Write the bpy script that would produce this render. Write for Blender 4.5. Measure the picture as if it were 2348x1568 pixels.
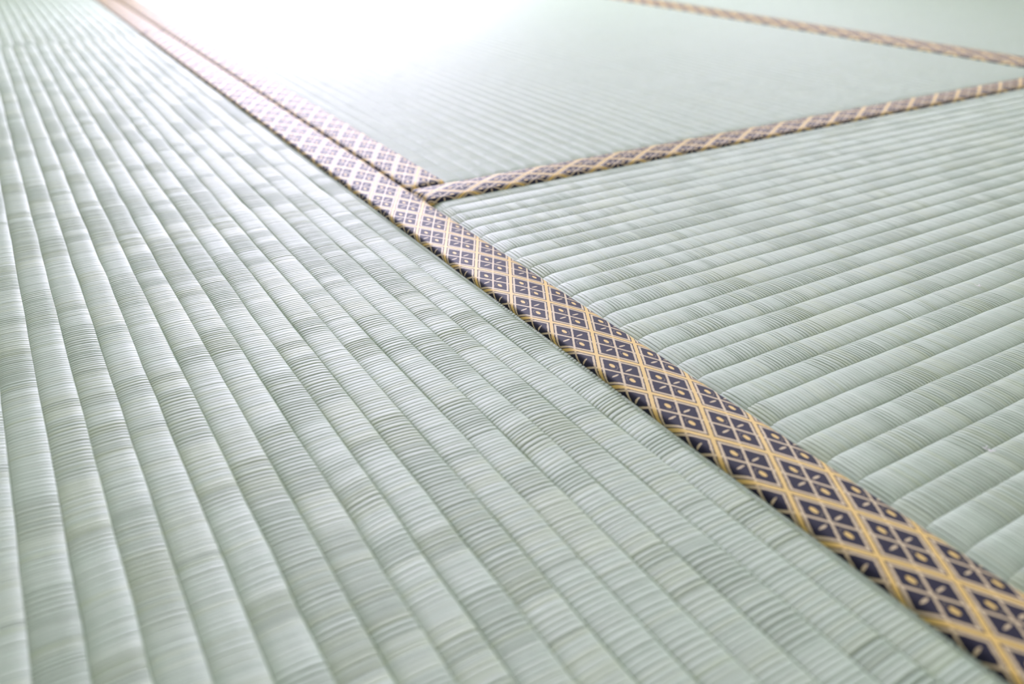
import bpy, math, random
import numpy as np
from mathutils import Vector

for o in list(bpy.data.objects):
    bpy.data.objects.remove(o)
scene = bpy.context.scene
COL = scene.collection

# ------------------------------------------------------------------ camera
# World metres: mat tops at z = 0, main border strip runs along +Y, camera above the origin.
CAM_H = 0.2003
cam_data = bpy.data.cameras.new('camera')
cam_data.sensor_fit = 'HORIZONTAL'
cam_data.sensor_width = 36.0
cam_data.lens = 1875.0 * 36.0 / 2348.0
cam_data.clip_start = 0.01
cam_data.clip_end = 60.0
cam_data.dof.use_dof = True
cam_data.dof.focus_distance = 0.432
cam_data.dof.aperture_fstop = 6.4
cam = bpy.data.objects.new('camera', cam_data)
COL.objects.link(cam)
cam.location = (0.0, 0.0, CAM_H)
cam.rotation_euler = (math.pi / 2 - 0.50617, 0.0, -0.54448)
scene.camera = cam

# ------------------------------------------------------------------ daylight: overcast sky through the openings
world = bpy.data.worlds.new('overcast_sky')
scene.world = world
world.use_nodes = True
wn = world.node_tree.nodes
bg = wn['Background']
bg.inputs['Color'].default_value = (0.88, 0.805, 1.05, 1.0)
bg.inputs['Strength'].default_value = 14.0

vs = scene.view_settings
vs.view_transform = 'Standard'
vs.look = 'None'
vs.gamma = 1.0
vs.use_curve_mapping = False
vs.exposure = 0.01

# room box (inside faces) and the openings in it
T = 0.055                       # mat thickness, so the sub-floor lies at z = -T
RX0, RX1 = -2.45, 2.13
RY0, RY1 = -2.30, 2.40
RZ1 = 2.35
WIN_FAR = (0.22, 1.38, 0.28, 1.95)      # x0, x1, z0, z1 in the wall at y = RY1
WIN_SIDE = (1.25, 2.05, 0.88, 1.70)     # y0, y1, z0, z1 in the wall at x = RX1
FILL_NEAR = (-0.4, 0.4, 0.9, 1.5)        # x0, x1, z0, z1 in the wall at y = RY0; unseen opening added for fill light

def portal(name, loc, rot, sx, sy):
    l = bpy.data.lights.new(name, 'AREA')
    l.shape = 'RECTANGLE'
    l.size, l.size_y = sx, sy
    l.cycles.is_portal = True
    o = bpy.data.objects.new(name, l)
    COL.objects.link(o)
    o.location = loc
    o.rotation_euler = rot
    return o

portal('sky_portal', ((WIN_FAR[0] + WIN_FAR[1]) / 2, RY1 + 0.11, (WIN_FAR[2] + WIN_FAR[3]) / 2),
       (-math.pi / 2, 0, 0), WIN_FAR[1] - WIN_FAR[0], WIN_FAR[3] - WIN_FAR[2])
portal('sky_portal', (RX1 + 0.11, (WIN_SIDE[0] + WIN_SIDE[1]) / 2, (WIN_SIDE[2] + WIN_SIDE[3]) / 2),
       (0, math.pi / 2, 0), WIN_SIDE[3] - WIN_SIDE[2], WIN_SIDE[1] - WIN_SIDE[0])
portal('sky_portal', ((FILL_NEAR[0] + FILL_NEAR[1]) / 2, RY0 - 0.11, (FILL_NEAR[2] + FILL_NEAR[3]) / 2),
       (math.pi / 2, 0, 0), FILL_NEAR[1] - FILL_NEAR[0], FILL_NEAR[3] - FILL_NEAR[2])

# ------------------------------------------------------------------ helpers
class NT:
    """small helper to write shader maths"""
    def __init__(self, mat):
        self.t = mat.node_tree
        self.n = self.t.nodes
        self.l = self.t.links
    def node(self, kind, **kw):
        nd = self.n.new(kind)
        for k, v in kw.items():
            setattr(nd, k, v)
        return nd
    def put(self, sock, v):
        if isinstance(v, (int, float)):
            sock.default_value = v
        elif isinstance(v, tuple):
            sock.default_value = v
        else:
            self.l.new(v, sock)
    def m(self, op, a, b=0.0, c=0.0):
        nd = self.n.new('ShaderNodeMath')
        nd.operation = op
        self.put(nd.inputs[0], a)
        self.put(nd.inputs[1], b)
        self.put(nd.inputs[2], c)
        return nd.outputs[0]
    def smooth(self, x, lo, hi):
        """1 below lo, 0 above hi"""
        nd = self.n.new('ShaderNodeMapRange')
        nd.interpolation_type = 'SMOOTHSTEP'
        self.put(nd.inputs[0], x)
        nd.inputs[1].default_value = lo
        nd.inputs[2].default_value = hi
        nd.inputs[3].default_value = 1.0
        nd.inputs[4].default_value = 0.0
        return nd.outputs[0]
    def mix(self, f, a, b):
        nd = self.n.new('ShaderNodeMix')
        nd.data_type = 'RGBA'
        self.put(nd.inputs[0], f)
        self.put(nd.inputs[6], a)
        self.put(nd.inputs[7], b)
        return nd.outputs[2]

def new_mat(name, rough=0.6, color=(0.5, 0.5, 0.5, 1)):
    m = bpy.data.materials.new(name)
    m.use_nodes = True
    b = m.node_tree.nodes['Principled BSDF']
    b.inputs['Base Color'].default_value = color
    b.inputs['Roughness'].default_value = rough
    return m, b

def mesh_obj(name, verts, faces, mat, parent=None, smooth=False):
    me = bpy.data.meshes.new(name)
    me.from_pydata(verts, [], faces)
    me.materials.append(mat)
    if smooth:
        me.polygons.foreach_set('use_smooth', [True] * len(me.polygons))
    me.update()
    o = bpy.data.objects.new(name, me)
    COL.objects.link(o)
    if parent:
        o.parent = parent
    return o

def boxes(name, lst, mat, parent=None):
    v, f = [], []
    for (x0, x1, y0, y1, z0, z1) in lst:
        b = len(v)
        v += [(x0, y0, z0), (x1, y0, z0), (x1, y1, z0), (x0, y1, z0),
              (x0, y0, z1), (x1, y0, z1), (x1, y1, z1), (x0, y1, z1)]
        f += [tuple(b + i for i in q) for q in
              ((3, 2, 1, 0), (4, 5, 6, 7), (0, 1, 5, 4), (1, 2, 6, 5), (2, 3, 7, 6), (3, 0, 4, 7))]
    return mesh_obj(name, v, f, mat, parent)

# ------------------------------------------------------------------ materials
def make_rush():
    m, b = new_mat('rush', 0.55)
    t = NT(m)
    tone = t.node('ShaderNodeAttribute', attribute_name='tone').outputs['Fac']
    ramp = t.node('ShaderNodeValToRGB')
    cr = ramp.color_ramp
    cr.elements[0].position = 0.0
    cr.elements[0].color = (0.270, 0.375, 0.225, 1)
    cr.elements[1].position = 1.0
    cr.elements[1].color = (0.335, 0.447, 0.312, 1)
    for p, c in ((0.14, (0.300, 0.400, 0.245, 1)), (0.45, (0.305, 0.410, 0.281, 1)), (0.75, (0.290, 0.402, 0.272, 1))):
        e = cr.elements.new(p)
        e.color = c
    t.l.new(tone, ramp.inputs[0])
    tc = t.node('ShaderNodeTexCoord')
    mp = t.node('ShaderNodeMapping')
    mp.inputs['Scale'].default_value = (60, 900, 60)
    t.l.new(tc.outputs['Object'], mp.inputs[0])
    ns = t.node('ShaderNodeTexNoise')
    ns.inputs['Scale'].default_value = 1.0
    ns.inputs['Detail'].default_value = 2.0
    t.l.new(mp.outputs[0], ns.inputs[0])
    k = t.m('MULTIPLY_ADD', ns.outputs[0], 0.36, 0.82)
    hs = t.node('ShaderNodeHueSaturation')
    t.l.new(ramp.outputs[0], hs.inputs['Color'])
    t.l.new(k, hs.inputs['Value'])
    t.l.new(hs.outputs[0], b.inputs['Base Color'])
    b.inputs['IOR'].default_value = 1.62
    b.inputs['Specular IOR Level'].default_value = 0.8
    return m

def make_brocade():
    """navy cloth with a woven gold diamond lattice; UV holds metres (along, across)"""
    m, b = new_mat('brocade', 0.5)
    t = NT(m)
    uv = t.node('ShaderNodeUVMap')
    uv.uv_map = 'UVMap'
    sp = t.node('ShaderNodeSeparateXYZ')
    t.l.new(uv.outputs[0], sp.inputs[0])
    # a touch of weaving irregularity
    nz = t.node('ShaderNodeTexNoise')
    nz.inputs['Scale'].default_value = 900.0
    nz.inputs['Detail'].default_value = 1.0
    t.l.new(uv.outputs[0], nz.inputs[0])
    jit = t.m('MULTIPLY_ADD', nz.outputs[0], 0.0005, -0.00025)
    U = t.m('ADD', sp.outputs[0], jit)
    V = t.m('ADD', sp.outputs[1], jit)
    PA, PC = 0.040, 0.0232
    a = t.m('DIVIDE', U, PA)
    c = t.m('DIVIDE', V, PC)
    P = t.m('SUBTRACT', t.m('FRACT', t.m('ADD', a, c)), 0.5)
    Q = t.m('SUBTRACT', t.m('FRACT', t.m('SUBTRACT', a, c)), 0.5)
    aP, aQ = t.m('ABSOLUTE', P), t.m('ABSOLUTE', Q)
    perp = 1000.0 / math.sqrt((1 / PA) ** 2 + (1 / PC) ** 2)      # mm between lattice lines
    d1 = t.m('MULTIPLY', t.m('SUBTRACT', 0.5, aP), perp)
    d2 = t.m('MULTIPLY', t.m('SUBTRACT', 0.5, aQ), perp)
    d = t.m('MINIMUM', d1, d2)
    e = 0.09
    gold = t.smooth(d, 0.88 - e, 0.88 + e)
    rail = t.m('MULTIPLY', t.m('SUBTRACT', 1.0, t.smooth(d, 1.36 - e, 1.36 + e)), t.smooth(d, 2.40 - e, 2.40 + e))
    cross = t.m('MULTIPLY', t.m('MINIMUM', aP, aQ), perp)
    cross = t.smooth(cross, 0.52 - e, 0.52 + e)
    # motif: buds along the strip, strokes across it
    r = t.m('MULTIPLY', t.m('ADD', P, Q), 0.5 * PA * 1000)        # mm along from the cell centre
    s = t.m('MULTIPLY', t.m('SUBTRACT', P, Q), 0.5 * PC * 1000)   # mm across
    ar, as_ = t.m('ABSOLUTE', r), t.m('ABSOLUTE', s)
    def ell(x, cx, rx, y, ry):
        u1 = t.m('DIVIDE', t.m('SUBTRACT', x, cx), rx)
        u2 = t.m('DIVIDE', y, ry)
        return t.m('SQRT', t.m('ADD', t.m('MULTIPLY', u1, u1), t.m('MULTIPLY', u2, u2)))
    bud = t.smooth(ell(ar, 7.7, 2.0, s, 0.92), 0.92, 1.08)
    # thin halo line round the bud's inner end
    hl = ell(ar, 7.2, 3.6, s, 1.8)
    halo = t.m('MULTIPLY', t.m('MULTIPLY', t.smooth(hl, 0.95, 1.05), t.m('SUBTRACT', 1.0, t.smooth(hl, 0.78, 0.86))),
               t.smooth(ar, 6.6, 7.2))
    stroke = t.smooth(ell(as_, 4.0, 1.9, r, 0.58), 0.9, 1.1)
    motif = t.m('MAXIMUM', bud, stroke)
    pale = t.m('MAXIMUM', rail, t.m('MAXIMUM', cross, t.m('MULTIPLY', halo, 0.2)))
    pale = t.m('MAXIMUM', pale, stroke)
    # thread ribs: twill on the gold, fine weave on the ground
    tw = t.m('SINE', t.m('MULTIPLY', t.m('ADD', U, t.m('MULTIPLY', V, 0.7)), 2 * math.pi / 0.00062))
    wf = t.m('MULTIPLY', t.m('SINE', t.m('MULTIPLY', U, 2 * math.pi / 0.0005)),
             t.m('SINE', t.m('MULTIPLY', V, 2 * math.pi / 0.0005)))
    ground = t.mix(t.m('MULTIPLY_ADD', wf, 0.4, 0.4), (0.008, 0.008, 0.017, 1), (0.022, 0.022, 0.044, 1))
    palec = t.mix(t.m('MULTIPLY_ADD', tw, 0.4, 0.45), (0.30, 0.25, 0.13, 1), (0.74, 0.64, 0.37, 1))
    goldc = t.mix(t.m('MULTIPLY_ADD', tw, 0.35, 0.5), (0.50, 0.365, 0.085, 1), (0.72, 0.535, 0.15, 1))
    col = t.mix(pale, ground, palec)
    col = t.mix(t.m('MAXIMUM', gold, bud), col, goldc)
    t.l.new(col, b.inputs['Base Color'])
    hgt = t.m('ADD', t.m('MAXIMUM', gold, t.m('MULTIPLY', t.m('MAXIMUM', pale, bud), 0.7)), t.m('MULTIPLY', tw, 0.10))
    bp = t.node('ShaderNodeBump')
    bp.inputs['Strength'].default_value = 0.7
    bp.inputs['Distance'].default_value = 0.00016
    t.l.new(hgt, bp.inputs['Height'])
    t.l.new(bp.outputs[0], b.inputs['Normal'])
    silk = t.m('MAXIMUM', t.m('MAXIMUM', gold, bud), pale)
    t.l.new(t.m('MULTIPLY_ADD', silk, -0.07, 0.56), b.inputs['Roughness'])
    t.l.new(t.m('MULTIPLY_ADD', silk, 0.32, 0.21), b.inputs['Specular IOR Level'])
    b.inputs['Specular Tint'].default_value = (0.87, 1.0, 0.90, 1)
    return m

M_RUSH = make_rush()
M_HERI = make_brocade()
M_CORE, _ = new_mat('straw_core', 0.9, (0.30, 0.27, 0.15, 1))
def plaster(name, col, sc):
    m, b = new_mat(name, 0.85, col)
    t = NT(m)
    ns = t.node('ShaderNodeTexNoise')
    ns.inputs['Scale'].default_value = sc
    ns.inputs['Detail'].default_value = 6
    bp = t.node('ShaderNodeBump')
    bp.inputs['Strength'].default_value = 0.25
    bp.inputs['Distance'].default_value = 0.002
    t.l.new(ns.outputs[0], bp.inputs['Height'])
    t.l.new(bp.outputs[0], b.inputs['Normal'])
    return m
M_WALL = plaster('white_plaster', (0.70, 0.69, 0.64, 1), 220)
M_CEIL = plaster('ceiling_board', (0.82, 0.81, 0.76, 1), 60)
M_FLOOR = plaster('floor_board', (0.34, 0.24, 0.14, 1), 30)
M_WOOD = plaster('pale_wood', (0.45, 0.32, 0.19, 1), 50)
M_LINT, _ = new_mat('lint', 0.9, (0.85, 0.85, 0.86, 1))

# ------------------------------------------------------------------ the room
def struct(o):
    o['kind'] = 'structure'
    return o
TH = 0.12
struct(boxes('floor', [(RX0 - TH, RX1 + TH, RY0 - TH, RY1 + TH, -T - 0.03, -T)], M_FLOOR))
struct(boxes('ceiling', [(RX0 - TH, RX1 + TH, RY0 - TH, RY1 + TH, RZ1, RZ1 + 0.1)], M_CEIL))
def wall_x(name, y0, y1, win):
    lst = [(RX0 - TH, win[0], y0, y1, -T, RZ1), (win[1], RX1 + TH, y0, y1, -T, RZ1),
           (win[0], win[1], y0, y1, -T, win[2]), (win[0], win[1], y0, y1, win[3], RZ1)]
    return struct(boxes(name, lst, M_WALL))
wall_x('wall_far', RY1, RY1 + TH, WIN_FAR)
wall_x('wall_near', RY0 - TH, RY0, FILL_NEAR)
struct(boxes('wall_right', [(RX1, RX1 + TH, RY0, WIN_SIDE[0], -T, RZ1), (RX1, RX1 + TH, WIN_SIDE[1], RY1, -T, RZ1),
                            (RX1, RX1 + TH, WIN_SIDE[0], WIN_SIDE[1], -T, WIN_SIDE[2]),
                            (RX1, RX1 + TH, WIN_SIDE[0], WIN_SIDE[1], WIN_SIDE[3], RZ1)], M_WALL))
struct(boxes('wall_left', [(RX0 - TH, RX0, RY0, RY1, -T, RZ1)], M_WALL))

# ------------------------------------------------------------------ woven ribs
PITCH = 0.015
RIB_H = 0.00105
def rib_mesh(name, L, seed, pitch, loose=1.0):
    """one lengthwise rib of the woven cover: rush strands lie across it side by side and dive at both edges.
    Local: x across, y along 0..L, crowns at z = 0."""
    rs = np.random.RandomState(seed)
    n = int(L / pitch)
    w = pitch * (1 + 0.16 * rs.randn(n)).clip(0.6, 1.5)
    w *= L / w.sum()
    y0 = np.concatenate([[0], np.cumsum(w)[:-1]])
    def lowf(scale, m=n):
        k = max(4, int(m / scale))
        return np.interp(np.linspace(0, k - 1, m), np.arange(k), rs.randn(k))
    bunch = lowf(11) + 0.6 * lowf(4)
    depth = np.where(bunch > 0.25, 1.6, 0.25) * (0.5 + 1.0 * rs.rand(n))     # depth of the gap before each strand, mm
    depth += (rs.rand(n) < 0.05) * 0.5
    depth = depth * loose + 0.22 * (1 - loose)
    gw = np.where(bunch > 0.25, 0.06 + 0.09 * loose, 0.06) * (0.7 + 0.6 * rs.rand(n) * (0.2 + 0.8 * loose))           # half width of that gap, share of a strand
    lift = loose * (0.03 * lowf(4) + 0.035 * rs.randn(n))
    tone = (0.5 + 0.16 * rs.randn(n) + (0.05 + 0.11 * loose) * lowf(9)).clip(0.16, 1.0)
    odd = rs.rand(n)
    tone = np.where(odd < 0.03, 0.05, tone)
    # cross profile (x across in units of half the pitch)
    tx = np.array([-1.08, -0.985, -0.92, -0.80, -0.62, -0.38, -0.13, 0.13, 0.38, 0.62, 0.80, 0.92, 0.985, 1.08])
    zx = -RIB_H * np.abs(tx) ** 3.3
    zx[0] -= 0.0006
    zx[-1] -= 0.0006
    fade = 1 - np.abs(tx).clip(0, 1) ** 4 * 0.5
    rows_y, rows_z, rows_t, rows_sk = [], [], [], []
    skew = 0.00045 * lowf(25)
    cw = 1.0 + 1.2 * (1 - loose)          # tightly woven strands stay rounder
    for i in range(n):
        g, g2 = gw[i], gw[(i + 1) % n]
        for fr, hz in ((0.0, -depth[i]), (g, -0.06 * cw), (0.28, 0.025 * cw), (0.5, 0.055 * cw), (0.72, 0.025 * cw), (1.0 - g2, -0.06 * cw)):
            rows_y.append(y0[i] + fr * w[i])
            rows_z.append((hz + (lift[i] if fr > 0 else min(lift[i], lift[i - 1]))) * 0.001)
            rows_t.append(tone[i])
            rows_sk.append(skew[i])
    ry = np.array(rows_y); rz = np.array(rows_z); rt = np.array(rows_t); rk = np.array(rows_sk)
    wob = np.interp(ry, np.linspace(0, L, 60), 0.00022 * rs.randn(60))
    und = np.interp(ry, np.linspace(0, L, 40), loose * 0.00008 * rs.randn(40))
    # both ends bend down over the mat's edge
    dd = np.minimum(ry, L - ry)
    drop = 0.0042 * np.clip(1 - dd / 0.014, 0, 1) ** 2.0
    R, Cn = len(ry), len(tx)
    X = (tx[None, :] * PITCH / 2 + wob[:, None])
    Y = np.repeat(ry[:, None], Cn, 1) + rk[:, None] * (tx[None, :])
    Y = np.clip(Y, 0.0, L)
    flat = np.clip(dd / 0.012, 0.12, 1)
    Z = zx[None, :] * flat[:, None] + rz[:, None] * fade[None, :] + und[:, None] - drop[:, None]
    # close the two ends downwards
    def end(row, yy):
        return X[row:row + 1], np.full((1, Cn), yy), np.full((1, Cn), -0.02)
    a = end(0, 0.0); bb = end(R - 1, L)
    X = np.concatenate([a[0], X, bb[0]]); Y = np.concatenate([a[1], Y, bb[1]]); Z = np.concatenate([a[2], Z, bb[2]])
    rt = np.concatenate([rt[:1], rt, rt[-1:]])
    R += 2
    co = np.stack([X, Y, Z], -1).reshape(-1, 3).astype(np.float32)
    i0 = (np.arange(R - 1)[:, None] * Cn + np.arange(Cn - 1)[None, :]).reshape(-1)
    quads = np.stack([i0, i0 + 1, i0 + Cn + 1, i0 + Cn], -1).astype(np.int32)
    me = bpy.data.meshes.new(name)
    me.vertices.add(len(co))
    me.vertices.foreach_set('co', co.ravel())
    me.loops.add(quads.size)
    me.loops.foreach_set('vertex_index', quads.ravel())
    me.polygons.add(len(quads))
    me.polygons.foreach_set('loop_start', np.arange(0, quads.size, 4, dtype=np.int32))
    me.polygons.foreach_set('loop_total', np.full(len(quads), 4, np.int32))
    me.polygons.foreach_set('use_smooth', np.ones(len(quads), bool))
    at = me.attributes.new('tone', 'FLOAT', 'POINT')
    at.data.foreach_set('value', np.repeat(rt, Cn).astype(np.float32))
    me.materials.append(M_RUSH)
    me.update()
    me.validate()
    return me

# ------------------------------------------------------------------ cloth borders
def border_mesh(name, L, width, side, W, phase, centre, end_drop):
    """swept profile along local y. side 0: outer face at local x = 0, side 1: outer face at x = W.
    phase: y of a lattice node on the line 'centre' (distance from the outer face)."""
    prof = [(0.0, -0.030), (0.0, -0.0020), (0.0002, -0.0005), (0.0008, 0.0010), (0.0017, 0.0019), (0.0034, 0.0025),
            (0.0060, 0.0028)]
    for k in range(1, 8):
        q = k / 8
        prof.append((0.006 + (width - 0.0102) * q, 0.0028 + 0.0008 * math.sin(math.pi * q)))
    rr = 0.0030
    cxp, czp = width - rr, 0.0028 - rr
    for ang in (100, 75, 50, 25, 0, -25, -50):
        prof.append((cxp + rr * math.cos(math.radians(ang)), czp + rr * math.sin(math.radians(ang))))
    prof.append((width - 0.0030, -0.0026))
    arc = [0.0]
    for (a, b) in zip(prof, prof[1:]):
        arc.append(arc[-1] + math.hypot(b[0] - a[0], b[1] - a[1]))
    # arc length at 'centre'
    ac = None
    for i in range(5, len(prof) - 1):
        if prof[i][0] <= centre <= prof[i + 1][0]:
            ac = arc[i] + (arc[i + 1] - arc[i]) * (centre - prof[i][0]) / (prof[i + 1][0] - prof[i][0])
            break
    rnd = random.Random(int(phase * 1e5) + int(L * 1000) + side)
    n = int(L / 0.010)
    ys = [0.0, 0.0007, 0.0015, 0.0035] + [0.010 * k for k in range(1, n)] + [L - 0.0035, L - 0.0015, L - 0.0007, L]
    ys = sorted(set(y for y in ys if 0 <= y <= L))
    v, f, uvs = [], [], []
    K = len(prof)
    wv = [rnd.uniform(-1, 1) for _ in range(int(L / 0.05) + 3)]
    for y in ys:
        q = y / 0.05
        i = int(q)
        wz = wv[i] + (wv[i + 1] - wv[i]) * (q - i)
        dn = min(y, L - y)
        dz = -0.0030 * max(0.0, 1 - dn / 0.0035) ** 2
        for j, (px, pz) in enumerate(prof):
            top = 1.0 if pz > 0 else 0.0
            x = px + (0.0002 * wz if px > width * 0.5 else 0)
            if side:
                x = W - x
            v.append((x, y, pz + dz + top * 0.00012 * wz))
            uvs.append((y - phase, arc[j] - ac))
    for r in range(len(ys) - 1):
        for j in range(K - 1):
            q = (r * K + j, r * K + j + 1, (r + 1) * K + j + 1, (r + 1) * K + j)
            f.append(q if side else q[::-1])
    # end caps
    f.append(tuple(range(K)) if side else tuple(reversed(range(K))))
    b = (len(ys) - 1) * K
    f.append(tuple(reversed(range(b, b + K))) if side else tuple(range(b, b + K)))
    me = bpy.data.meshes.new(name)
    me.from_pydata(v, [], f)
    uvl = me.uv_layers.new(name='UVMap')
    for lp in me.loops:
        uvl.data[lp.index].uv = uvs[lp.vertex_index]
    for p in me.polygons:
        p.use_smooth = len(p.vertices) == 4
    me.materials.append(M_HERI)
    me.update()
    return me

# ------------------------------------------------------------------ mats
W_MAT = 0.9115
RIBS = {}
def rib_variants(L, k, pitch, loose):
    key = (round(L, 3), k, pitch, loose)
    if key not in RIBS:
        RIBS[key] = [rib_mesh('woven_rib', L, 100 * k + i + int(L * 100) + int(pitch * 1e6), pitch, loose) for i in range(k)]
    return RIBS[key]

def tatami(label, loc, rotz, L, rib_phase, wl, wr, phl, phr, cl=None, cr_=None, variants=5, seed=0, pitch=0.0020, loose=1.0):
    """loc: world position of the mat's local origin corner; local x = width, y = length.
    rib_phase: local x of one valley between ribs; wl / wr: border widths at x = 0 and x = W."""
    root = bpy.data.objects.new('tatami_mat', None)
    COL.objects.link(root)
    root.location = (loc[0], loc[1], -T)
    root.rotation_euler = (0, 0, rotz)
    root['label'] = label
    root['category'] = 'tatami mat'
    root['group'] = 'tatami mats laid on the floor'
    boxes('mat_core', [(0.0012, W_MAT - 0.0012, 0.0012, L - 0.0012, 0.0, T - 0.0032)], M_CORE, root)
    rnd = random.Random(seed)
    meshes = rib_variants(L, variants, pitch, loose)
    k = math.ceil((wl - 0.002 - PITCH - rib_phase) / PITCH)
    prev = -1
    while True:
        x0 = rib_phase + k * PITCH
        if x0 > W_MAT - wr + 0.001:
            break
        i = rnd.randrange(len(meshes))
        if i == prev:
            i = (i + 1) % len(meshes)
        prev = i
        o = bpy.data.objects.new('woven_rib', meshes[i])
        COL.objects.link(o)
        o.parent = root
        flip = rnd.random() < 0.5
        o.location = (x0 + PITCH / 2, L if flip else 0.0, T + rnd.uniform(-0.00006, 0.00006))
        if flip:
            o.rotation_euler = (0, 0, math.pi)
        k += 1
    for side, w, ph, c in ((0, wl, phl, cl), (1, wr, phr, cr_)):
        me = border_mesh('cloth_border', L, w, side, W_MAT, ph, c if c else w / 2 + 0.001, 0.0)
        o = bpy.data.objects.new('cloth_border', me)
        COL.objects.link(o)
        o.parent = root
        o.location = (0, 0, T)
        o['label'] = 'dark navy cloth border with gold diamond pattern'
    return root

GAP_X = 0.2418          # joint between the left column of mats and the others
AY0 = -0.36
LEN = 1.82
# A: the long mat under the camera; its right border is the sharp strip
ax0 = GAP_X - 0.0003 - W_MAT
tatami('pale green tatami mat whose ribs run alongside its long sharp patterned border',
       (ax0, AY0), 0.0, LEN, (-0.0214 - ax0) % PITCH, 0.0335, GAP_X - 0.0003 - 0.2049,
       0.0, 0.2523 - AY0, None, GAP_X - 0.0003 - 0.2243, seed=1, pitch=0.0023)
# E: half mat continuing A towards the window
tatami('half-size tatami mat whose ribs continue the long mat toward the light',
       (ax0, AY0 + LEN + 0.001), 0.0, 0.91, (-0.0214 - ax0 + 0.004) % PITCH, 0.0335, GAP_X - 0.0003 - 0.2049,
       0.0, 0.013, None, GAP_X - 0.0003 - 0.2243, variants=3, seed=5, pitch=0.0023)
# B: crosswise mat, ribs end at the sharp strip
BY1 = 0.5495
bx0 = GAP_X + 0.0003
tatami('pale green tatami mat with crosswise ribs ending at the sharp patterned strip',
       (bx0, BY1), -math.pi / 2, LEN, (BY1 - 0.2512) % PITCH, BY1 - 0.5174, 0.0335,
       0.4157 - bx0, 0.0, None, None, seed=2)
# C: mat behind B
tatami('smooth-looking tatami mat enclosed by patterned borders behind the crosswise mat',
       (bx0, BY1 + 0.0008), 0.0, LEN, 0.0040, 0.0325, 0.0325, 0.022, 0.0, None, None, seed=3, loose=0.0)
# D: farthest mat
tatami('farthest tatami mat beyond the blurred pale double border strip',
       (bx0 + W_MAT + 0.0008, BY1 + 0.0008), 0.0, LEN, 0.0090, 0.0325, 0.0325, 0.01, 0.0, None, None, seed=4, loose=0.0)

# ------------------------------------------------------------------ lint
def lint(label, x, y, size, seed):
    rnd = random.Random(seed)
    v, f = [], []
    for s in range(4):                       # a few curled fibres, each a thin three-sided tube
        p = Vector((rnd.uniform(-1, 1) * size * 0.25, rnd.uniform(-1, 1) * size * 0.25, 0.0002))
        ang = rnd.uniform(0, 6.28)
        base = len(v)
        N = 9
        for i in range(N):
            ang += rnd.uniform(-0.9, 0.9)
            p = p + Vector((math.cos(ang), math.sin(ang), rnd.uniform(-0.25, 0.35))) * size / N
            p.z = max(0.0001, p.z)
            for q in range(3):
                a = q * 2.094
                v.append((p.x + math.cos(a) * size * 0.05, p.y + math.sin(a) * size * 0.05, p.z + size * 0.05 * math.sin(a + 1)))
        for i in range(N - 1):
            for q in range(3):
                f.append((base + i * 3 + q, base + i * 3 + (q + 1) % 3, base + (i + 1) * 3 + (q + 1) % 3, base + (i + 1) * 3 + q))
    o = mesh_obj('lint_speck', v, f, M_LINT)
    o.location = (x, y, 0.0002)
    o['label'] = label
    o['category'] = 'lint'
    return o
lint('tiny bright white lint speck on a rib crown of the crosswise mat', 0.4514, 0.2267, 0.0022, 3)
lint('faint white lint speck lying across a valley of the crosswise mat', 0.3064, 0.1309, 0.0026, 8)
